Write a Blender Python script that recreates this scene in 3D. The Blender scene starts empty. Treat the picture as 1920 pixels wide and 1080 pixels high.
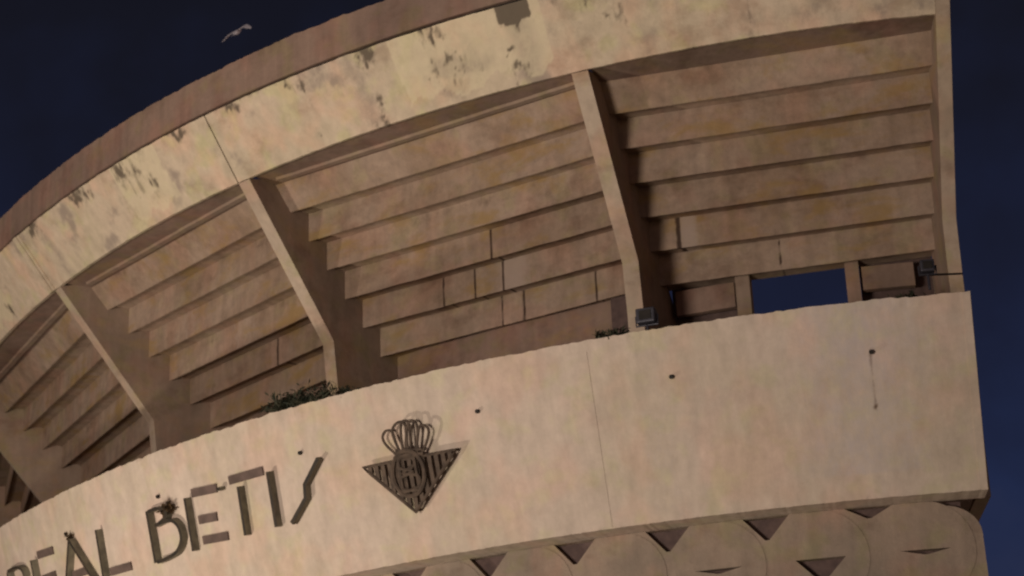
import bpy, bmesh, math, random
from mathutils import Vector, Matrix, noise
from mathutils.geometry import delaunay_2d_cdt
random.seed(7)
sc = bpy.context.scene
C = sc.collection
EYE = 1.6

# ------------------------------------------------------------------ plan curve of the stand
def g(a):
    if a < -1.3:
        d = -1.4
        base = -1.758*d*d - 1.864*d**3
        slope = 2*-1.758*d - 3*1.864*d*d
        return base + slope*(a+1.3)*1.0
    d = a-0.1
    return -1.758*d*d - 1.864*d**3
def P(r, a, z):
    R = r+g(a)
    return Vector((R*math.sin(a), -R*math.cos(a), z+EYE))
PT = (20.987, 9.214); PB = (20.213, 6.614)
CT = 0.9586; ST = 0.2850
def wallp(a, h, off=0.0):                      # a point on (or off) the parapet's outer face
    v = h/2.6
    return P(PB[0]+(PT[0]-PB[0])*v+off*CT, a, PB[1]+h-off*ST)
RIBS = [-2.20, -1.85, -1.50, -1.195, -0.8345, -0.5221, -0.1897, 0.0838]
RT = 0.0135
A0 = -2.5

# ------------------------------------------------------------------ materials
def nodes(m):
    m.use_nodes = True
    return m.node_tree.nodes, m.node_tree.links
def concrete(name, ca, cb, tintA=(1.12,.95,.93), tintB=(.95,1.05,.82), mott=.35, streak=.25, stain=(.03,.035,.02), moss=(.30,.19,.05), pale=(.5,.4,.36), rough=.9, bump=.02, blot=.7, mossn=0.0, dirt=0.0):
    m = bpy.data.materials.new(name)
    n, l = nodes(m)
    b = n['Principled BSDF']; b.inputs['Roughness'].default_value = rough
    b.inputs['Specular IOR Level'].default_value = .15
    tc = n.new('ShaderNodeTexCoord')
    def mp(s):
        q = n.new('ShaderNodeMapping'); q.inputs['Scale'].default_value = s
        l.new(tc.outputs['Object'], q.inputs['Vector']); return q.outputs[0]
    def nz(s, scale=(1,1,1), det=4, ro=.55, dist=0):
        q = n.new('ShaderNodeTexNoise'); q.inputs['Scale'].default_value = s
        q.inputs['Detail'].default_value = det; q.inputs['Roughness'].default_value = ro; q.inputs['Distortion'].default_value = dist
        l.new(mp(scale), q.inputs['Vector']); return q.outputs['Fac']
    def rmp(f, lo, hi, o0=0., o1=1.):
        q = n.new('ShaderNodeMapRange'); q.interpolation_type = 'SMOOTHSTEP'
        q.inputs['From Min'].default_value = lo; q.inputs['From Max'].default_value = hi
        q.inputs['To Min'].default_value = o0; q.inputs['To Max'].default_value = o1
        l.new(f, q.inputs['Value']); return q.outputs[0]
    def mix(f, a, c, t='MIX'):
        q = n.new('ShaderNodeMix'); q.data_type = 'RGBA'; q.blend_type = t
        for s, v in ((q.inputs[0], f), (q.inputs[6], a), (q.inputs[7], c)):
            if hasattr(v, 'is_linked'): l.new(v, s)
            else: s.default_value = v if isinstance(v, float) else (*v, 1)
        return q.outputs[2]
    def mth(op, a, c):
        q = n.new('ShaderNodeMath'); q.operation = op
        for s, v in ((q.inputs[0], a), (q.inputs[1], c)):
            if hasattr(v, 'is_linked'): l.new(v, s)
            else: s.default_value = v
        return q.outputs[0]
    col = mix(rmp(nz(.55, det=5), .38, .62), ca, cb)
    col = mix(mth('MULTIPLY', rmp(nz(1.5, (1.0,1.0,.8), 2), .45, .68), blot), col, tintA, 'MULTIPLY')
    col = mix(mth('MULTIPLY', rmp(nz(1.9, (1.1,.9,1.2), 2), .5, .7), blot), col, tintB, 'MULTIPLY')
    col = mix(1.0, col, rmpc(n, l, nz(6, det=6, ro=.7), 1-mott*.5, 1+mott*.5), 'MULTIPLY')
    col = mix(1.0, col, rmpc(n, l, nz(1.0, (5,5,.55), 4), 1-streak*.5, 1+streak*.5), 'MULTIPLY')
    if dirt:
        col = mix(mth('MULTIPLY', rmp(nz(1.1, (1,1,1.5), 6, .65), .5, .72), dirt), col, (.45,.36,.32), 'MULTIPLY')
    if mossn:
        col = mix(mth('MULTIPLY', rmp(nz(1.15, (.8,.8,1.7), 4, .6, .3), .52, .7), mossn), col, moss)
    at = n.new('ShaderNodeAttribute'); at.attribute_name = 'wear'
    sp = n.new('ShaderNodeSeparateColor'); l.new(at.outputs['Color'], sp.inputs[0])
    brk = nz(7, (1,1,.6), 6, .7)
    def att(i, f=.9):
        s = mth('ADD', sp.outputs[i], mth('MULTIPLY', mth('SUBTRACT', brk, .5), 1.0))
        return mth('MULTIPLY', mth('MULTIPLY', rmp(s, .12, .8), rmp(sp.outputs[i], .02, .15)), f)
    col = mix(att(2, .75), col, pale)
    col = mix(att(1, .6), col, moss)
    col = mix(att(0, .92), col, stain)
    l.new(col, b.inputs['Base Color'])
    bp = n.new('ShaderNodeBump'); bp.inputs['Strength'].default_value = .6; bp.inputs['Distance'].default_value = bump
    l.new(nz(9, det=7, ro=.7), bp.inputs['Height']); l.new(bp.outputs[0], b.inputs['Normal'])
    return m
def rmpc(n, l, f, lo, hi):
    q = n.new('ShaderNodeMapRange'); q.inputs['From Min'].default_value = .25; q.inputs['From Max'].default_value = .75
    q.inputs['To Min'].default_value = lo; q.inputs['To Max'].default_value = hi
    l.new(f, q.inputs['Value'])
    c = n.new('ShaderNodeCombineColor')
    for i in range(3): l.new(q.outputs[0], c.inputs[i])
    return c.outputs[0]
def plain(name, c, c2=None, rough=.7, metal=0.0, scale=8):
    m = bpy.data.materials.new(name); n, l = nodes(m); b = n['Principled BSDF']
    b.inputs['Roughness'].default_value = rough; b.inputs['Metallic'].default_value = metal
    b.inputs['Specular IOR Level'].default_value = .25
    c2 = c2 or tuple(x*.6 for x in c)
    t = n.new('ShaderNodeTexCoord'); z = n.new('ShaderNodeTexNoise'); z.inputs['Scale'].default_value = scale; z.inputs['Detail'].default_value = 5
    l.new(t.outputs['Object'], z.inputs['Vector'])
    r = n.new('ShaderNodeValToRGB'); r.color_ramp.elements[0].position = .35; r.color_ramp.elements[1].position = .65
    r.color_ramp.elements[0].color = (*c, 1); r.color_ramp.elements[1].color = (*c2, 1)
    l.new(z.outputs['Fac'], r.inputs[0]); l.new(r.outputs[0], b.inputs['Base Color'])
    return m
M_par = concrete('painted_parapet_concrete', (.46,.365,.295), (.43,.345,.265), mott=.2, streak=.22, bump=.008, blot=.5, stain=(.10,.06,.04), pale=(.40,.34,.33))
M_fas = concrete('peeling_fascia_concrete', (.51,.40,.295), (.48,.385,.275), mott=.2, streak=.22, bump=.02, blot=.7, stain=(.105,.08,.058), moss=(.62,.52,.345), pale=(.25,.195,.16), dirt=.45)
M_band = concrete('brown_top_concrete', (.25,.165,.125), (.205,.135,.105), mott=.2, streak=.3, bump=.02, dirt=.3)
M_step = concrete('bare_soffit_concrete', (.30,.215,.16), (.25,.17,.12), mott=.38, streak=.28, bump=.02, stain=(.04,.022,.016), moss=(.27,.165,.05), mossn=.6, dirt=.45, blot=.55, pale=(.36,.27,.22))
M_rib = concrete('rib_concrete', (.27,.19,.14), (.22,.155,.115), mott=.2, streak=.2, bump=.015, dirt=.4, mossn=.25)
M_edge = concrete('lit_rib_edge', (.40,.31,.235), (.35,.265,.195), mott=.25, streak=.2, bump=.015, dirt=.5, mossn=.25)  # paler copy of the rib concrete: light on the front edges put into colour
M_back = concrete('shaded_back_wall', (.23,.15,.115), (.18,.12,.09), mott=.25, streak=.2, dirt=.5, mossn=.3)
M_relief = concrete('relief_concrete', (.27,.20,.15), (.20,.155,.12), mott=.2, streak=.2, dirt=.35)
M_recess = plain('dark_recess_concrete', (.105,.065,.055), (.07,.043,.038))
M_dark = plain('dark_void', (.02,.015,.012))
M_let = plain('letter_weathered_side', (.19,.165,.115), (.11,.095,.07), .6, scale=6)
M_letf = plain('letter_dark_front', (.02,.016,.012), (.04,.028,.018), .6, scale=6)
M_bar = plain('brown_letter_bar', (.12,.08,.066), (.08,.055,.045), .85, scale=5)
M_crest = plain('rusted_emblem_iron', (.055,.038,.028), (.10,.068,.048), .8, scale=9)
M_leaf = plain('dry_dark_weed', (.022,.026,.016), (.045,.04,.022), .8)
M_moss = plain('rusty_growth', (.09,.05,.02), (.03,.02,.012), .9, scale=14)
M_metal = plain('grey_lamp_metal', (.055,.05,.06), (.035,.032,.04), .5, .3)
M_bird = plain('gull_feather', (.85,.78,.80), (.75,.66,.70), .8)

# ------------------------------------------------------------------ mesh helpers
def obj(name, verts, faces, mat, parent=None, smooth=False, wear=None, fmat=None):
    me = bpy.data.meshes.new(name)
    org = Vector((0,0,0))
    me.from_pydata([tuple(v) for v in verts], [], faces)
    me.update()
    bm = bmesh.new(); bm.from_mesh(me); bmesh.ops.recalc_face_normals(bm, faces=bm.faces); bm.to_mesh(me); bm.free()
    mats = mat if isinstance(mat, (list, tuple)) else [mat]
    for m in mats: me.materials.append(m)
    if fmat:
        for p, i in zip(me.polygons, fmat): p.material_index = i
    if smooth:
        for p in me.polygons: p.use_smooth = True
    if wear:
        at = me.color_attributes.new('wear', 'FLOAT_COLOR', 'POINT')
        for i, w in enumerate(wear): at.data[i].color = (*w, 1)
    o = bpy.data.objects.new(name, me); C.objects.link(o)
    if parent: 
        o.parent = parent
        o.matrix_parent_inverse = parent.matrix_world.inverted()
    return o
def empty(name, loc, label, cat, group=None):
    o = bpy.data.objects.new(name, None); o.location = loc; o.empty_display_size = .3
    C.objects.link(o); o['label'] = label; o['category'] = cat
    if group: o['group'] = group
    bpy.context.view_layer.update()
    return o
def tag(o, label, cat, group=None):
    o['label'] = label; o['category'] = cat
    if group: o['group'] = group
def sub(prof, counts):                          # subdivide a closed profile
    out = []
    for i, p in enumerate(prof):
        q = prof[(i+1) % len(prof)]; c = counts[i] if i < len(counts) else 1
        for k in range(c): out.append((p[0]+(q[0]-p[0])*k/c, p[1]+(q[1]-p[1])*k/c))
    return out
def ring(name, prof, a0, a1, step, mat, parent, jit=None, wear=None, smooth=False, chord=False):
    n = max(2, int(abs(a1-a0)*20.5/step)); m = len(prof); V = []; W = []
    for i in range(n+1):
        a = a0+(a1-a0)*i/n
        for j, (r, z) in enumerate(prof):
            if jit:
                dr, dz = jit(a, j, r, z); r2, z2 = r+dr, z+dz
            else: r2, z2 = r, z
            if chord:
                t = i/n; q = P(r2, a0, z2).lerp(P(r2, a1, z2), t); V.append(q)
            else: V.append(P(r2, a, z2))
            if wear: W.append(wear(a, j, r, z))
    F = [(i*m+j, i*m+(j+1) % m, (i+1)*m+(j+1) % m, (i+1)*m+j) for i in range(n) for j in range(m)]
    F += [tuple(range(m)), tuple(range(n*m, n*m+m))]
    return obj(name, V, F, mat, parent, smooth, W if wear else None)
def slab(name, prof, a, da, mat, parent, front=0):       # flat plate standing in a radial plane, prof = (r, z) outline
    R = Vector((math.sin(a+da/2), -math.cos(a+da/2), 0)); T = Vector((math.cos(a+da/2), math.sin(a+da/2), 0))
    w = da*(20+g(a))/2
    V = []
    for s in (-1, 1):
        for r, z in prof: V.append(R*(r+g(a+da/2)) + T*(s*w) + Vector((0,0,z+EYE)))
    m = len(prof)
    F = [tuple(range(m)), tuple(range(m, 2*m))] + [(i, (i+1) % m, m+(i+1) % m, m+i) for i in range(m)]
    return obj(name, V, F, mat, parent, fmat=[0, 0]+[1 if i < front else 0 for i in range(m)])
def tube(V, F, pts, rad, n=7, closed=False):
    base = len(V); N = len(pts)
    prev = None
    for i, p in enumerate(pts):
        if closed: t = (pts[(i+1) % N]-pts[i-1]).normalized()
        else: t = (pts[min(i+1, N-1)]-pts[max(i-1, 0)]).normalized()
        u = Vector((0,0,1)) if abs(t.z) < .9 else Vector((1,0,0))
        if prev is not None: u = prev
        x = (u - t*u.dot(t)).normalized(); y = t.cross(x); prev = x
        for k in range(n):
            f = 2*math.pi*k/n; V.append(p + x*math.cos(f)*rad + y*math.sin(f)*rad)
    for i in range(N if closed else N-1):
        j = (i+1) % N
        for k in range(n): F.append((base+i*n+k, base+i*n+(k+1) % n, base+j*n+(k+1) % n, base+j*n+k))
    if not closed:
        F.append(tuple(base+k for k in range(n))); F.append(tuple(base+(N-1)*n+k for k in range(n)))
def smoothpts(pts, k=5):                        # Catmull-Rom through 2D points
    out = []
    for i in range(len(pts)-1):
        p0 = pts[max(i-1, 0)]; p1 = pts[i]; p2 = pts[i+1]; p3 = pts[min(i+2, len(pts)-1)]
        for s in range(k):
            t = s/k
            out.append(tuple(.5*((2*p1[d]) + (-p0[d]+p2[d])*t + (2*p0[d]-5*p1[d]+4*p2[d]-p3[d])*t*t + (-p0[d]+3*p1[d]-3*p2[d]+p3[d])*t**3) for d in (0, 1)))
    out.append(pts[-1]); return out
def stroke(V, F, FM, pts, w, off, base=-.004):  # strip of width w following (a,h) points, standing off the wall; front = material 1
    U = 19.5
    q = [Vector((a*U, h)) for a, h in pts]; N = len(q); b = len(V)
    for i in range(N):
        t = (q[min(i+1, N-1)]-q[max(i-1, 0)]).normalized(); nn = Vector((-t.y, t.x))
        for s, o in ((-1, base), (1, base), (1, off), (-1, off)):
            p = q[i]+nn*(s*w/2); V.append(wallp(p.x/U, p.y, o))
    for i in range(N-1):
        for k in range(4):
            F.append((b+i*4+k, b+i*4+(k+1) % 4, b+(i+1)*4+(k+1) % 4, b+(i+1)*4+k)); FM.append(1 if k == 2 else 0)
    F.append((b, b+1, b+2, b+3)); FM.append(0); e = b+(N-1)*4; F.append((e, e+1, e+2, e+3)); FM.append(0)
def nz1(x, s=0.0): return noise.noise(Vector((x, s, 3.7)))
def fbm(x, y, z=0): return noise.fractal(Vector((x, y, z)), .6, 2.1, 4)
def gauss(x, c, s): return math.exp(-((x-c)/s)**2)
def box3(V, F, c, ax, ay, az):
    b = len(V)
    for k in range(8):
        V.append(c + ax*(1 if k & 1 else -1) + ay*(1 if k & 2 else -1) + az*(1 if k & 4 else -1))
    F += [(b, b+1, b+3, b+2), (b+4, b+5, b+7, b+6), (b, b+1, b+5, b+4), (b+2, b+3, b+7, b+6), (b, b+2, b+6, b+4), (b+1, b+3, b+7, b+5)]
def frame(a): return Vector((math.cos(a), math.sin(a), 0)), Vector((math.sin(a), -math.cos(a), 0)), Vector((0,0,1))

# ------------------------------------------------------------------ the stand
stand = empty('stadium_stand', P(19, -.4, -EYE), 'weathered concrete stadium stand with curved parapet, stepped soffit and ribs', 'stadium stand')

# parapet: chipped top edge, worn bottom edge
def pj(a, j, r, z):
    u = a*20.5
    if z > 9.1: return (0.0, .018*fbm(u*1.6, 1)+.014*fbm(u*7, 4) - (.035*max(0, fbm(u*3.1, 9)-.35)))
    if z < 6.65: return (0.0, .008*fbm(u*5, 2))
    return (0.0, 0.0)
def pw(a, j, r, z):
    h = z-PB[1]; s = 0; p = 0
    for da, hh, ln in ((.0112, 1.92, .0), (.0101, 1.2, .12)):
        s = max(s, .9*gauss(a, da, .0016)*gauss(h, hh, .05))
    s = max(s, .50*gauss(a, .0108, .0011)*(1 if 1.2 < h < 1.9 else 0))
    s = max(s, .75*gauss(a, -.589, .008)*gauss(h, 1.72, .16))
    s = max(s, .25*gauss(h, .02, .03), .42*max(0, nz1(a*20.5*2.6, 3.3)-.12)*math.exp(-(2.6-h)/(.25+.5*abs(nz1(a*20.5*1.3, 8)))))
    p = .45*gauss(a, .002, .05)*(1 if h > .3 else .3) + .2*gauss(a, -.14, .02)
    return (s, 0, p)
prof = sub([(PB[0], PB[1]), PT, (20.70, 9.214), (20.02, 6.90), (19.75, 6.90), (19.75, 6.614)], [52, 2, 1, 1, 1, 1])
parapet = ring('parapet_wall', prof, A0, .0786, .05, M_par, stand, pj, pw)
# pale vertical joint strip on the parapet
V = []; F = []
def strip(a0, a1, h0, h1, off, V, F, n=14):
    b = len(V)
    for i in range(n+1):
        h = h0+(h1-h0)*i/n
        for a, o in ((a0, -.01), (a0, off), (a1, off), (a1, -.01)): V.append(wallp(a, h, o))
    for i in range(n):
        for k in range(4): F.append((b+4*i+k, b+4*i+(k+1) % 4, b+4*i+4+(k+1) % 4, b+4*i+4+k))
    F.append((b, b+1, b+2, b+3)); F.append(tuple(b+4*n+k for k in range(4)))
strip(-.1985, -.1820, .02, 2.45, .006, V, F)
obj('joint_strip', V, F, M_par, parapet)
V = []; F = []
strip(.0730, .0784, .03, 2.57, .012, V, F)
obj('end_strip', V, F, M_par, parapet)
# weep pipes
for a, h in ((-.4322, 1.905), (-.2709, 1.909), (-.1242, 1.92), (.0110, 1.921), (-.60, 1.91), (-.747, 1.91), (-.94, 1.91)):
    V = []; F = []
    tube(V, F, [wallp(a, h, -.02), wallp(a, h, .05)], .032, 10)
    obj('drain_pipe', V, F, M_dark, parapet)
# walkway floor behind the parapet
ring('walkway_floor', [(20.3, 6.905), (20.3, 7.0), (16.95, 7.0), (16.95, 6.905)], A0, .0786, .5, M_back, stand)

# fascia: one panel per bay
ST_F = [ # azimuth, height fraction, half width (rad), half height, strength
 (-.929,.23,.006,.12,.8),(-.804,.97,.012,.13,1.),(-.717,.93,.016,.12,1.),(-.700,.90,.008,.10,.7),(-.645,.88,.012,.2,.95),(-.628,.80,.01,.25,.6),(-.615,.50,.006,.18,.6),
 (-.640,.55,.004,.15,.5),(-.5575,.97,.014,.10,.95),(-.49,.96,.010,.07,.8),(-.425,.97,.009,.08,.7),(-.4155,.72,.004,.13,.7),(-.4189,.27,.004,.06,.5),(-.349,.93,.010,.13,1.),
 (-.352,.32,.0035,.16,.8),(-.3565,.06,.006,.10,.9),(-.292,.93,.014,.10,.8),(-.297,.45,.004,.18,.6),(-.283,.55,.010,.05,.55),(-.272,.42,.004,.12,.6),(-.283,.25,.006,.06,.5),
 (-.2219,.93,.0125,.17,1.2),(-.2327,.45,.006,.05,.9),(-.2293,.16,.009,.08,.75),(-.258,.35,.004,.10,.4),(-.155,.62,.010,.06,.55),(-.141,.56,.006,.08,.5),(-.165,.8,.01,.1,.4),(-.0485,.06,.004,.05,.6),(-1.1,.95,.02,.12,.9),(-1.02,.9,.01,.2,.8)]
FB = (20.485, 13.81); FT = (21.266, 14.824)
def fw(a, j, r, z):
    v = (z-FB[1])/(FT[1]-FB[1]); s = 0; u = a*20.5
    vv = min(max(v, 0), 1)
    for c, h, w, hh, k in ST_F:
        if abs(a-c) < 4*w:
            x = (a-c + .006*fbm(u*5, vv*5))/w/.9; y = (vv-h+.16*fbm(u*9, vv*2.5, 3))/hh/1.15
            s = max(s, 1.15*k*math.exp(-(x*x+y*y))*(.8+.6*fbm(u*14, vv*4, 5)))
    drip = max(0, nz1(u*2.2, 5)-.25)*max(0, vv-.55)*2.2
    s = max(s, drip)
    s = max(s, .5*max(0, nz1(u*1.1, 8))*gauss(vv, 1.0, .05))
    s = max(s, .35*gauss(a, -.0487, .0018))
    # brushed repaint patches with ragged vertical sides
    m = 1.0 if nz1(math.floor((u+.12*nz1(vv*3, 2))/1.35)*3.3, 1.5) > -.05 else 0.0
    edge = .35+.5*nz1(u*2.7, 12)
    blk = 1.0 if (-.2345+.0004*nz1(vv*9) < a < -.2085+.0012*nz1(vv*5, 3) and vv > .78+.05*nz1(u*5, 6)) else 0.0
    s = max(s, blk)
    m = m*(1 if vv > edge*.4 else .2)*(1 if a < -.2 else .15)
    p = max(0, .8*max(0, nz1(u*1.9+.5*nz1(vv*4,8), 31)-.05)*(1 if nz1(math.floor((u+.1*nz1(vv*4,5))/.8)*2.7, 9) > 0 else .2), 1.0*gauss(a, -.28, .03)*gauss(vv, .45, .35)*max(0, .5+fbm(u*2.5, vv*3, 7)), .6*gauss(a, -.17, .06)*max(0, .4+fbm(u*1.5, vv*2, 4))*vv, .6*max(0, fbm(u*1.2, vv*1.5, 11)-.15))
    return (min(s, 1), m*.6, min(p*1.5, 1))
def fj(a, j, r, z):
    u = a*20.5
    if abs(z-FB[1]) < .02 and r > 20.3: return (.0, .008*fbm(u*4, 2))
    if abs(z-FT[1]) < .02: return (0, .010*fbm(u*3, 6))
    return (0, 0)
fprof = sub([FB, FT, (21.1, 14.86), (20.41, 14.86), (20.41, 13.83)], [26, 1, 1, 1, 1])
fprof[0] = FB
edges = [A0]+RIBS[:-1]+[RIBS[-1]]
for i in range(len(edges)-1):
    a0, a1 = edges[i], edges[i+1]
    gp = .0007 if i < 7 else 0
    ring('fascia_panel', fprof, a0+(gp if i != 7 else 0), a1-(gp if i != 6 else 0), .045, M_fas, stand, fj, fw)
slab('cross_wall', [(16.5, 7.0), (20.2, 7.0), (20.7, 9.15), (19.9, 13.8), (16.5, 11.0)], -1.64, .01, M_back, stand)
# gutter shadow gap and brown upper band, rough broken top edge
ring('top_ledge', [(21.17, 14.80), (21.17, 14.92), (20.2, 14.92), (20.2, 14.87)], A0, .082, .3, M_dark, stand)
def bj(a, j, r, z):
    u = a*20.5
    if z > 15.5: return (0, .02*fbm(u*1.1, 3)+.022*fbm(u*6, 7))
    return (0, .004*fbm(u*4, 8))
band = ring('upper_parapet', sub([(21.262, 14.895), (21.280, 15.575), (21.05, 15.575), (21.03, 14.925)], [8, 1, 1, 1]), A0, .0825, .06, M_band, stand, bj)

# soffit of the raked seating: six L-shaped steps in every bay
SR, SZ, DR, DZ = 19.507, 13.466, -.4384, -.4307
bays = list(zip([A0]+[a+RT for a in RIBS[:-1]], RIBS))
for bi, (a0, a1) in enumerate(bays):
    for k in range(6):
        r, z = SR+k*DR, SZ+k*DZ+.0435*k*(5-k)*.05
        r2 = r+DR; ztop = (SZ+(k-1)*DZ+.0435*(k-1)*(6-k)*.05+.099) if k else z+.42
        pr = sub([(r, z), (r+(.36 if k == 0 else 0), ztop), (r-.12, ztop), (r-.12, z+.2), (r2-.12, z+.2), (r2-.12, z+.10), (r-.035, z+.10), (r-.03, z)], [8, 1, 1, 1, 1, 2, 1, 1])
        cr = {(6, 4): [(-.3373, .0012), (-.408, .001), (-.37, .0006)], (5, 4): [(-.6523, .0014)], (7, 4): [(-.1482, .0018)], (6, 5): [(-.329, .0012), (-.3541, .0009), (-.2451, .0008)],
              (6, 3): [(-.335, .0006)], (7, 5): [(-.06, .0006)], (7, 2): [(-.12, .0005)]}.get((bi, k), [])
        pa = {(7, 4): [(-.1390, .0050)], (6, 4): [(-.325, .010)]}.get((bi, k), [])
        def sw(a, j, r_, z_, cr=cr, pa=pa, z=z, k=k):
            s = 0; u = a*20.5
            for c, w in cr: s = max(s, 1.1*gauss(a+.0006*nz1(z_*9), c, w*1.1))
            s = max(s, .55*max(0, nz1(u*1.3, k*4.1)-.1)*gauss(z_-z, .42, .12))
            p = max([gauss(a, c, w)**.3*.9 for c, w in pa if abs(a-c) < 2*w] or [0])
            p = max(p, .8*max(0, nz1(u*.9, k*7.7+20)-.2))
            return (min(1, s), 0, min(1, p))
        def sj(a, j, r_, z_, z=z, k=k):
            return (0, .006*fbm(a*30, k*3.3)) if abs(z_-z) < .01 else (0, 0)
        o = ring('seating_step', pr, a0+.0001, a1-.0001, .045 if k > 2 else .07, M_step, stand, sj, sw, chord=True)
    # beam underside between the top step and the fascia, with a thin pale lip
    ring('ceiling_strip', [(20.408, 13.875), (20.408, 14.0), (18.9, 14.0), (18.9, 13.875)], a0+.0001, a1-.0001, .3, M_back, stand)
    if bi < 7:
        ring('ceiling_lip', [(20.06, 13.83), (20.08, 13.873), (19.94, 13.873), (19.95, 13.835)], a0+.012, a1-.004, .2, M_rib, stand, lambda a, j, r, z: (.02*fbm(a*12, 2), 0), chord=True)

# ribs
def rib_prof(top=False):
    fr = [(20.47, 13.80), (18.478, 11.335), (18.371, 10.44), (18.30, 7.0)]
    if top: fr = [(21.285, 15.58), (21.272, 14.85), (20.50, 13.81)] + fr[1:]
    bk = [(16.5, 7.0), (16.5, 11.05), (19.38, 13.895), (20.15, 13.895)]
    if top: bk = bk[:-1]+[(20.0, 13.895), (20.6, 15.58)]
    return fr+bk
for i, a in enumerate(RIBS):
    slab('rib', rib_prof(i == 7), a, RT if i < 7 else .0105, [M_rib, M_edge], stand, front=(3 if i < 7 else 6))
# strip over the fascia joints at two of the ribs
V = []; F = []
for (ac, w, off) in ((-.8385, .0036, .06), (-.8325, .0016, .035)):
    b = len(V)
    for t in range(11):
        v = t/10; r = FB[0]+(FT[0]-FB[0])*v; z = FB[1]+(FT[1]-FB[1])*v
        for s, o in ((-1, -.01), (-1, off), (1, off), (1, -.01)): V.append(P(r+o*.79, ac+s*w, z-o*.61))
    for t in range(10):
        for k in range(4): F.append((b+4*t+k, b+4*t+(k+1) % 4, b+4*t+4+(k+1) % 4, b+4*t+4+k))
    F.append((b, b+1, b+2, b+3)); F.append(tuple(b+40+k for k in range(4)))
obj('joint_cover', V, F, M_fas, stand)

# back wall under the lowest step
zt = SZ+5*DZ+.095
BR = 16.876
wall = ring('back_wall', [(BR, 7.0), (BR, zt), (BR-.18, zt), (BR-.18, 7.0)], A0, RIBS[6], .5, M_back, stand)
ring('skirting_gap', [(BR+.02, 10.0), (BR+.02, 10.42), (BR+.003, 10.42), (BR+.003, 10.0)], -.50, RIBS[6]-.02, .5, M_dark, wall)
def seg(name, a0, a1, z0, z1, r0, r1, m, par): return ring(name, [(r1, z0), (r1, z1), (r0, z1), (r0, z0)], a0, a1, .3, m, par)
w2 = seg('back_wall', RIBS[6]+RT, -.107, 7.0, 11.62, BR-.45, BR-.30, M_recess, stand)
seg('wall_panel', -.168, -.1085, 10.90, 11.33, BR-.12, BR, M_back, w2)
seg('ledge', RIBS[6]+RT, -.107, 10.60, 10.68, BR-.29, BR-.02, M_recess, w2)
seg('opening_post', -.1065, -.0925, 7.0, zt-.002, BR-.2, BR+.06, M_rib, w2)
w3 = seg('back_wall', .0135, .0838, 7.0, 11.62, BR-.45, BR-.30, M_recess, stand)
seg('wall_panel', .0150, .0640, 10.90, 11.30, BR-.12, BR, M_back, w3)
seg('opening_post', -.0005, .0125, 7.0, zt-.002, BR-.2, BR+.06, M_rib, w3)
seg('opening_sill', -.092, -.001, 7.0, 9.7, BR-.2, BR, M_back, stand)
# junction box and doorway pier beside the third rib
seg('wall_pier', -.232, -.214, 7.0, zt-.003, BR+.004, BR+.22, M_recess, wall)
# left bay framing seen below the far rib
seg('opening_post', -1.262, -1.250, 7.0, zt-.003, BR+.004, BR+.5, M_rib, wall)
seg('opening_post', -1.38, -1.365, 7.0, zt-.003, BR+.004, BR+.5, M_rib, wall)

# relief wall below the parapet: raised discs with sunken triangles
AE = .0740; RW = 19.80; TOPZ = 6.612; U = 19.8
def flat_relief(name, outer, holes, r_out, r_in, mat, parent, curve=8):
    pts = []; edges_ = []; 
    def loop(l):
        b = len(pts)
        for p in l: pts.append(Vector(p))
        for i in range(len(l)): edges_.append((b+i, b+(i+1) % len(l)))
    loop(outer)
    for h in holes: loop(h)
    # helper columns keep the sheet following the curve
    u0 = min(p[0] for p in outer); u1 = max(p[0] for p in outer); d1 = max(p[1] for p in outer)
    x0_ = min(p[0] for p in outer); x1_ = max(p[0] for p in outer); y1_ = max(p[1] for p in outer)
    gx = max(3, int((x1_-x0_)/.22)); gy = max(2, int(y1_/.3))
    for ix in range(1, gx):
        for iy in range(1, gy): pts.append(Vector((x0_+(x1_-x0_)*ix/gx+.0013, y1_*iy/gy+.0017)))
    vs, es, fs, ov, oe, of = delaunay_2d_cdt(pts, edges_, [], 0, 1e-5)
    def inside(p, l):
        c = False
        for i in range(len(l)):
            x1, y1 = l[i]; x2, y2 = l[i-1]
            if (y1 > p.y) != (y2 > p.y) and p.x < (x2-x1)*(p.y-y1)/(y2-y1)+x1: c = not c
        return c
    keep = []
    for f in fs:
        c = sum((vs[i] for i in f), Vector((0, 0)))/len(f)
        if inside(c, outer) and not any(inside(c, h) for h in holes): keep.append(tuple(f))
    n = len(vs); V = [P(r_out, v.x/U, TOPZ-v.y) for v in vs]+[P(r_in, v.x/U, TOPZ-v.y) for v in vs]
    F = keep+[tuple(i+n for i in reversed(f)) for f in keep]
    cnt = {}
    for f in keep:
        for i in range(len(f)):
            e = (f[i], f[(i+1) % len(f)]); cnt[tuple(sorted(e))] = cnt.get(tuple(sorted(e)), 0)+1
    for (i, j), k in cnt.items():
        if k == 1: F.append((i, j, j+n, i+n))
    return obj(name, V, F, mat, parent)
SPC = 1.44; tri1 = []; tri2 = []
c1 = -.0022*U; c2 = c1+SPC/2
def tri(cx, d, w=.35, h=.33): return [(cx-w, d), (cx+w, d), (cx+.03, d+h), (cx-.03, d+h)]
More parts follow.
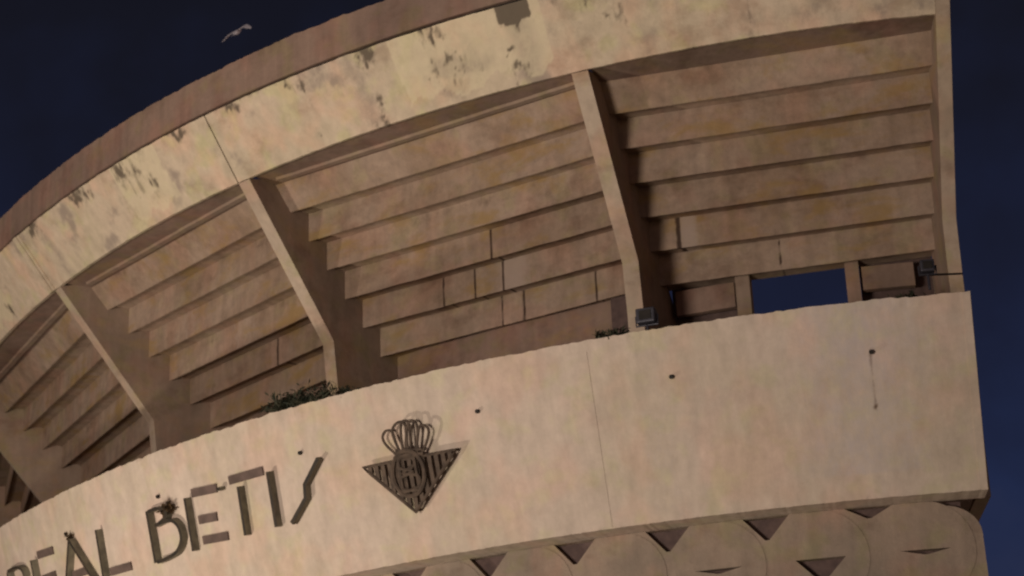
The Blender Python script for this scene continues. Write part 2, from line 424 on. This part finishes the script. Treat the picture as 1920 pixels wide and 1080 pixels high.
# far end panel with rounded shoulder
lo = -1.0*U
nb = int((AE*U-lo)/SPC)
rw = empty('relief_wall', P(RW, -.3, -EYE), 'curved precast wall of raised discs and dark sunken triangles under the parapet', 'wall')
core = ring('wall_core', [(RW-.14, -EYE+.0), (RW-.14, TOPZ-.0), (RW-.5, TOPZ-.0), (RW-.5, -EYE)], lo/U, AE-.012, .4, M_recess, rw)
x1 = AE*U; x0 = c2-(nb+.5)*SPC
sh = [(x1-.52+.52*math.sin(t*math.pi/16), .07+.42-.42*math.cos(t*math.pi/16)) for t in range(9)]
top = [(x0+(x1-.62-x0)*i/160, .001) for i in range(161)]
outer = top+sh+[(x1+.01, 3.4)]+[(x1-(x1-x0)*i/160, 3.4) for i in range(1, 161)]
holes = []
for b in range(nb+1):
    cx = c2-b*SPC
    for row in range(5):
        d = .665*row
        if row % 2 == 0: holes.append(tri(cx-SPC/2+.0, d+.004, .33, .33 if (b or row) else .16))
        else: holes.append(tri(cx, d, .35, .07 if (row == 1 and b in (0, 2)) else .33))
holes = [h for h in holes if min(p[0] for p in h) > x0+.02]
flat_relief('relief_panel', outer, holes, RW-.008, RW-.13, M_relief, rw)
for b in range(nb+1):
    cx = c2-b*SPC
    for row in range(1, 5, 2):
        d = .665*row; R = .68
        circ = [(min(cx+R*math.sin(t*math.pi/20), AE*U-.004), max(d-R*math.cos(t*math.pi/20), .006)) for t in range(40)]
        cc = [circ[0]]
        for p in circ[1:]:
            if (Vector(p)-Vector(cc[-1])).length > 1e-3: cc.append(p)
        flat_relief('relief_disc', cc, [tri(cx, d, .35, .07 if (row == 1 and b in (0, 2)) else .33)], RW, RW-.008, M_relief, rw)

# ------------------------------------------------------------------ name sign
sign = empty('club_name_sign', wallp(-.62, 1.3, 0), 'large weathered letters spelling REAL BETIS mounted on the pale parapet', 'sign')
def letter(strokes, bars=(), w=.052, off=.13, label=None):
    V = []; F = []; FM = []
    for s in strokes: stroke(V, F, FM, s, w, off)
    o = obj('letter', V, F, [M_let, M_letf], sign, fmat=FM)
    if label: o['label'] = label
    for pts in bars:  # horizontal strokes as brown low-relief bars
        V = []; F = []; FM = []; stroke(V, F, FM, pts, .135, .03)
        obj('low_bar', V, F, [M_bar], o)
    return o
letter([[(-.867, 1.75), (-.872, .92)], smoothpts([(-.866, 1.76), (-.848, 1.76), (-.836, 1.68), (-.834, 1.52), (-.845, 1.37), (-.866, 1.34)]), [(-.852, 1.34), (-.835, .92)]], label='letter R, cut by the photo edge')
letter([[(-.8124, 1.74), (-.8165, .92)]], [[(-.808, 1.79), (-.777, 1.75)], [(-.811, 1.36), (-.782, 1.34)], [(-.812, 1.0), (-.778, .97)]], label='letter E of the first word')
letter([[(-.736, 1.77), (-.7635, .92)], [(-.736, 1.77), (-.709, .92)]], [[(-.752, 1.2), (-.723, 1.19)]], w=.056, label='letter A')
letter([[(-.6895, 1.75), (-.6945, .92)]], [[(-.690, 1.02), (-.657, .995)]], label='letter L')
letter([[(-.6125, 1.735), (-.6155, .90)], smoothpts([(-.606, 1.47), (-.594, 1.487), (-.583, 1.46), (-.5765, 1.33), (-.5765, 1.13), (-.585, .97), (-.600, .915), (-.613, .905)]),
        smoothpts([(-.611, 1.72), (-.598, 1.72), (-.590, 1.66), (-.590, 1.55), (-.600, 1.485)])], w=.056, label='letter B with rust and growth over its upper bowl')
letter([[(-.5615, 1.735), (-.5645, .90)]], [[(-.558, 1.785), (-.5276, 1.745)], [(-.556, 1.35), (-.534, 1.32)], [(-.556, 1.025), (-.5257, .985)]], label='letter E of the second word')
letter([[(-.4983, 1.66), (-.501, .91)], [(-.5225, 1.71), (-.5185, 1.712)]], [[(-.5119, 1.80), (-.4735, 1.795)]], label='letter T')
letter([[(-.4645, 1.755), (-.4666, .915)]], w=.056, label='letter I')
letter([[(-.4124, 1.75), (-.4300, 1.42), (-.4318, 1.22), (-.4501, .914)]], w=.062, label='letter S reduced to its slanting middle strokes')

# ------------------------------------------------------------------ crest
crest = empty('crest_emblem', wallp(-.335, 1.3, 0), 'rusted openwork emblem of a striped inverted triangle under a crown on the parapet', 'emblem')
def tb(name, lst, parent, off=.13, rad=.02, mat=M_crest):
    V = []; F = []
    for pts, closed, r in lst: tube(V, F, [wallp(a-.002, h, off) for a, h in pts], r or rad, 6, closed)
    return obj(name, V, F, mat, parent)
TL, TR, BP = (-.370, 1.461), (-.2884, 1.436), (-.3307, .678)
def lerp(p, q, t): return (p[0]+(q[0]-p[0])*t, p[1]+(q[1]-p[1])*t)
def dens(pts, k=5): return [lerp(pts[i], pts[i+1], s/k) for i in range(len(pts)-1) for s in range(k)]+[pts[-1]]
tb('triangle_frame', [(dens([TL, TR, BP, TL], 8)[:-1], True, .026)], crest)
bars = []
for i in range(1, 14):
    t = i/14; top = lerp(TL, TR, t)
    s = (BP[0]-TL[0])/(TR[0]-TL[0])
    tt = t/s if t < s else (1-t)/(1-s)
    lowp = lerp(TL if t < s else TR, BP, tt)
    bars.append((top, lowp))
for tp, lp in bars:
    V = []; F = []; FM = []; stroke(V, F, FM, [(a-.002, h) for a, h in dens([tp, lp], 4)], .066, .135, .09)
    obj('stripe_bar', V, F, [M_crest], crest)
mc = (-.3303, 1.24)
def ell(cx, cy, rx, ry, n=28): return [(cx+rx*math.cos(i*2*math.pi/n)/19.9, cy+ry*math.sin(i*2*math.pi/n)) for i in range(n)]
mono = [(ell(mc[0], mc[1], .27, .33), True, .035)]
mono += [(smoothpts([(mc[0]-.007, mc[1]+.26), (mc[0]+.004, mc[1]+.24), (mc[0]+.006, mc[1]+.10), (mc[0]-.005, mc[1]+.02), (mc[0]+.008, mc[1]-.06), (mc[0]+.006, mc[1]-.22), (mc[0]-.007, mc[1]-.25)], 4), False, .026)]
mono += [(smoothpts([(mc[0]+.006, mc[1]+.26), (mc[0]-.005, mc[1]+.24), (mc[0]-.007, mc[1]+.10), (mc[0]+.004, mc[1]+.02), (mc[0]-.008, mc[1]-.06), (mc[0]-.006, mc[1]-.22), (mc[0]+.006, mc[1]-.25)], 4), False, .026)]
mono += [([(mc[0]-.007, mc[1]+.27), (mc[0]-.007, mc[1]-.26)], False, .026), ([(mc[0]+.007, mc[1]+.27), (mc[0]+.007, mc[1]-.26)], False, .026)]
tb('monogram', mono, crest, off=.16)
crown = tb('crown', [(dens([(-.3408, 1.49), (-.3293, 1.50), (-.3150, 1.47)], 4), False, .035), (dens([(-.3400, 1.56), (-.3293, 1.57), (-.3158, 1.54)], 4), False, .022),
    (dens([(-.337, 1.53), (-.338, 1.61)], 2), False, .02), (dens([(-.327, 1.53), (-.327, 1.62)], 2), False, .02), (dens([(-.320, 1.5), (-.319, 1.60)], 2), False, .02)], crest, off=.145)
for l in ([(-.3367, 1.50), (-.3454, 1.691), (-.3478, 1.821), (-.3441, 1.903), (-.3391, 1.875), (-.3371, 1.70), (-.3350, 1.52)],
          [(-.3344, 1.52), (-.3379, 1.75), (-.3385, 1.89), (-.3339, 1.976), (-.3285, 1.975), (-.3263, 1.862), (-.3287, 1.681), (-.3303, 1.5)],
          [(-.3288, 1.5), (-.3265, 1.82), (-.3225, 1.955), (-.3176, 1.935), (-.3175, 1.75), (-.3225, 1.5)],
          [(-.3211, 1.5), (-.3166, 1.80), (-.3125, 1.877), (-.3079, 1.79), (-.3110, 1.63), (-.3173, 1.47)],
          [(-.3320, 1.5), (-.3320, 1.75), (-.3300, 1.95), (-.3262, 1.99), (-.3235, 1.93), (-.3245, 1.7), (-.3260, 1.5)]):
    V = []; F = []; tube(V, F, [wallp(a-.002, h, .14) for a, h in smoothpts(l, 4)], .021, 6)
    obj('crown_arch', V, F, M_crest, crown)
for a, h in ((-.368, 1.455), (-.291, 1.435), (-.3307, .70), (-.33, 1.5)):
    V = []; F = []; tube(V, F, [wallp(a, h, -.01), wallp(a-.002, h, .13)], .018, 6)
    obj('wall_bracket', V, F, M_crest, crest)

# ------------------------------------------------------------------ weeds and growths
def weed(name, a, h0, off, n, L, spread, label, mat=M_leaf, lean=0, cat='plant', group=None, down=0):
    V = []; F = []; T, R, Z = frame(a); base = wallp(a, h0, off)
    for i in range(n):
        ang = random.uniform(-1.1, 1.1); dd = random.uniform(-.6, .6); ln = L*random.uniform(.35, 1)
        d = (T*(math.sin(ang)+lean) + R*dd*.6 + Z*(math.cos(ang)-down)).normalized()
        p = base + T*random.uniform(-spread, spread) + R*random.uniform(-.06, .06)
        s = d.cross(Vector((random.random(), random.random(), random.random()))).normalized()
        b = len(V); seg_ = 4
        for k in range(seg_+1):
            t = k/seg_; w = .012*(1-t)+.002
            q = p+d*ln*t + Z*(-.25*ln*t*t) + T*.1*ln*t*t*math.sin(i)
            V += [q-s*w, q+s*w]
        for k in range(seg_): F.append((b+2*k, b+2*k+1, b+2*k+3, b+2*k+2))
        for k in range(random.randint(3, 7)):      # leaves along the stem
            t = random.uniform(.2, 1); q = p+d*ln*t+Z*(-.25*ln*t*t); u = Vector((random.gauss(0,1), random.gauss(0,1), random.gauss(0,1))).normalized()
            v = u.cross(d).normalized(); sz = random.uniform(.022, .065)
            b2 = len(V); V += [q, q+u*sz+v*sz*.4, q+u*sz*2, q+u*sz-v*sz*.4]; F.append((b2, b2+1, b2+2, b2+3))
    o = obj(name, V, F, mat); tag(o, label, cat, group); return o
weed('weed_plant', -.4285, 2.57, -.08, 190, .50, .52, 'dark spreading weed growing on the parapet top left of the second rib foot')
weed('weed_plant', -.385, 2.57, -.10, 34, .22, .16, 'small dark weed on the parapet top just right of the second rib foot')
weed('weed_plant', -.1640, 2.57, -.10, 36, .22, .20, 'thin dry weed on the parapet top left of the third rib foot')
weed('weed_plant', .048, 2.62, -2.7, 60, .34, .14, 'dark tangle of weed hanging by the last rib near the parapet end', down=.1)
weed('rooftop_weed', -.589, 1.62, .08, 60, .17, .09, 'brown tuft of weed sprouting from the top of letter B', M_moss)
weed('rooftop_weed', -.740, 1.80, .04, 14, .07, .03, 'tiny dry tuft above the apex of letter A', M_moss)

# ------------------------------------------------------------------ box lamp by the third rib, lamp at the end rib
def lamp(name, a, h, off, w, hh, label):
    e = empty(name, wallp(a, h, off), label, 'floodlight')
    T, R, Z = frame(a); c = wallp(a, h+hh+.08, off)
    bm = bmesh.new()
    V = []; F = []; box3(V, F, c, T*w, R*.10, Z*hh); o = obj('lamp_housing', V, F, M_metal, e)
    bv = o.modifiers.new('b', 'BEVEL'); bv.width = .02; bv.segments = 2
    V = []; F = []; box3(V, F, c+R*.105, T*(w*.62), R*.01, Z*(hh*.6)); obj('lamp_glass', V, F, M_dark, e)
    V = []; F = []
    tube(V, F, [c+T*(w+.02)+Z*.02, c+T*(w+.02)-Z*(hh+.02)-R*.0, c-T*(w+.02)-Z*(hh+.02), c-T*(w+.02)+Z*.02], .014, 6)
    tube(V, F, [c-Z*(hh+.02), c-Z*(hh+.25)], .02, 6)
    obj('lamp_bracket', V, F, M_metal, e)
    bm.free(); return e
lamp('floodlight', -.1375, 2.60, -.14, .14, .11, 'small dark box floodlight on the parapet beside the third rib')
l2 = lamp('floodlight', .0565, 2.86, -.9, .10, .09, 'small dark floodlight on a bracket arm at the last rib')
V = []; F = []; T, R, Z = frame(.06)
tube(V, F, [wallp(.052, 2.93, -.9), wallp(.083, 2.93, -1.3)], .016, 6)
obj('bracket_arm', V, F, M_dark, l2)

# ------------------------------------------------------------------ gull in the sky
def gull(loc):
    secs = []
    # body: lofted ellipses along its length; wings: tapered sheets with thickness, all one mesh
    V = []; F = []
    fwd = Vector((.2, .70, .68)).normalized(); side = Vector((.95, .0, .30)); side = (side-fwd*side.dot(fwd)).normalized(); up = side.cross(fwd)
    prof_ = [(-.26, .01), (-.2, .03), (-.1, .055), (0, .065), (.1, .055), (.17, .035), (.21, .036), (.25, .022), (.29, .004)]
    for x, r in prof_:
        for k in range(8):
            t = k*math.pi/4; V.append(fwd*x+side*math.cos(t)*r+up*math.sin(t)*r)
    for i in range(len(prof_)-1):
        for k in range(8): F.append((i*8+k, i*8+(k+1) % 8, i*8+8+(k+1) % 8, i*8+8+k))
    for s, dih in ((-1, -.05), (1, .12)):
        b = len(V); st = [(0, .14, -.16, .02), (.16, .20, -.14, .06+dih*.3), (.32, .18, -.12, .05+dih*.5), (.46, .08, -.16, -.02+dih*.6), (.58, -.06, -.16, -.07+dih*.6)]
        for x, f0, f1, z in st:
            for f, dz in ((f0, .012), (f1, .004), (f1, -.004), (f0, -.012)): V.append(side*s*x+fwd*f+up*(z+dz))
        for i in range(len(st)-1):
            for k in range(4): F.append((b+i*4+k, b+i*4+(k+1) % 4, b+i*4+4+(k+1) % 4, b+i*4+4+k))
        F.append((b, b+1, b+2, b+3)); F.append(tuple(b+16+k for k in range(4)))
    b = len(V); V += [fwd*-.22+up*.01, fwd*-.38+side*.07, fwd*-.36, fwd*-.38-side*.07, fwd*-.22-up*.01]; F += [(b, b+1, b+2), (b, b+2, b+3), (b+4, b+2, b+1), (b+4, b+3, b+2)]
    o = obj('flying_gull', V, F, M_bird); o.location = loc; o.scale = (.68,)*3
    tag(o, 'pale gull flying in the night sky above the stand', 'bird')
gull((-12.25, -11.6, 21.82))

# ------------------------------------------------------------------ sky, light, camera
w = bpy.data.worlds.new('World'); sc.world = w; w.use_nodes = True
n = w.node_tree.nodes; l = w.node_tree.links; bg = n['Background']
tc = n.new('ShaderNodeTexCoord'); sx = n.new('ShaderNodeSeparateXYZ'); l.new(tc.outputs['Generated'], sx.inputs[0])
rp = n.new('ShaderNodeValToRGB'); mr = n.new('ShaderNodeMapRange')
mr.inputs['From Min'].default_value = -.5; mr.inputs['From Max'].default_value = .75
nzt = n.new('ShaderNodeTexNoise'); nzt.inputs['Scale'].default_value = 22; nzt.inputs['Detail'].default_value = 3
l.new(tc.outputs['Generated'], nzt.inputs['Vector'])
ad = n.new('ShaderNodeMath'); ad.operation = 'MULTIPLY_ADD'; ad.inputs[1].default_value = .16
l.new(nzt.outputs['Fac'], ad.inputs[0]); l.new(sx.outputs['Z'], ad.inputs[2])
sb = n.new('ShaderNodeMath'); sb.operation = 'SUBTRACT'; sb.inputs[1].default_value = .08; l.new(ad.outputs[0], sb.inputs[0])
l.new(sb.outputs[0], mr.inputs['Value']); l.new(mr.outputs[0], rp.inputs[0])
el = rp.color_ramp.elements
def pos(z): return (z+.5)/1.25
el[0].position = pos(-.45); el[0].color = (.05, .035, .025, 1)
el[1].position = pos(.62); el[1].color = (.0062, .0062, .011, 1)
for z, c in ((-.30, (.12, .085, .065)), (-.09, (.52, .37, .29)), (-.01, (.30, .215, .18)), (.08, (.03, .035, .07)), (.22, (.014, .021, .058)), (.34, (.0100, .0128, .032)), (.48, (.0075, .0080, .0145))):
    e = el.new(pos(z)); e.color = (*c, 1)
l.new(rp.outputs[0], bg.inputs['Color']); bg.inputs['Strength'].default_value = 1.0

# street floodlight standing left of the camera, aimed up at the lettering
def spot(loc, aim, watts, size, soft, col, blend=1.0):
    sp = bpy.data.lights.new('street_floodlight', 'SPOT'); sp.energy = watts; sp.color = col
    sp.spot_size = math.radians(size); sp.spot_blend = blend; sp.shadow_soft_size = soft
    so = bpy.data.objects.new('street_floodlight', sp); C.objects.link(so); so.location = loc
    so.rotation_euler = (aim-loc).to_track_quat('-Z', 'Y').to_euler()
spot(Vector((-17.2, -49.5, 1.5)), P(20.5, -.50, 11), 29000, 86, 3.2, (1.0, .90, .79))
spot(P(30.0, -.68, 0), P(20.6, -.52, 9.0), 4000, 115, .22, (1.0, .90, .76))   # pavement lamp close under the lettering

pan, tilt, roll = -.1846, .3690, -.0413
fwv = Vector((math.sin(pan)*math.cos(tilt), math.cos(pan)*math.cos(tilt), math.sin(tilt)))
rt = Vector((math.cos(pan), -math.sin(pan), 0)); up = rt.cross(fwv)
r2 = rt*math.cos(roll)+up*math.sin(roll); u2 = up*math.cos(roll)-rt*math.sin(roll)
cam = bpy.data.cameras.new('camera'); co = bpy.data.objects.new('camera', cam); C.objects.link(co)
M = Matrix((r2, u2, -fwv)).transposed().to_4x4(); M.translation = Vector((0, -46.331, EYE)); co.matrix_world = M
cam.sensor_width = 36; cam.lens = 3596.65/1920*36; cam.clip_end = 2000; cam.clip_start = .5
cam.dof.use_dof = True; cam.dof.focus_distance = 23.0; cam.dof.aperture_fstop = 1.6
sc.camera = co
sc.render.engine = 'CYCLES'
sc.cycles.filter_width = 2.2
sc.view_settings.view_transform = 'Standard'; sc.view_settings.look = 'None'; sc.view_settings.exposure = 0; sc.view_settings.gamma = 1
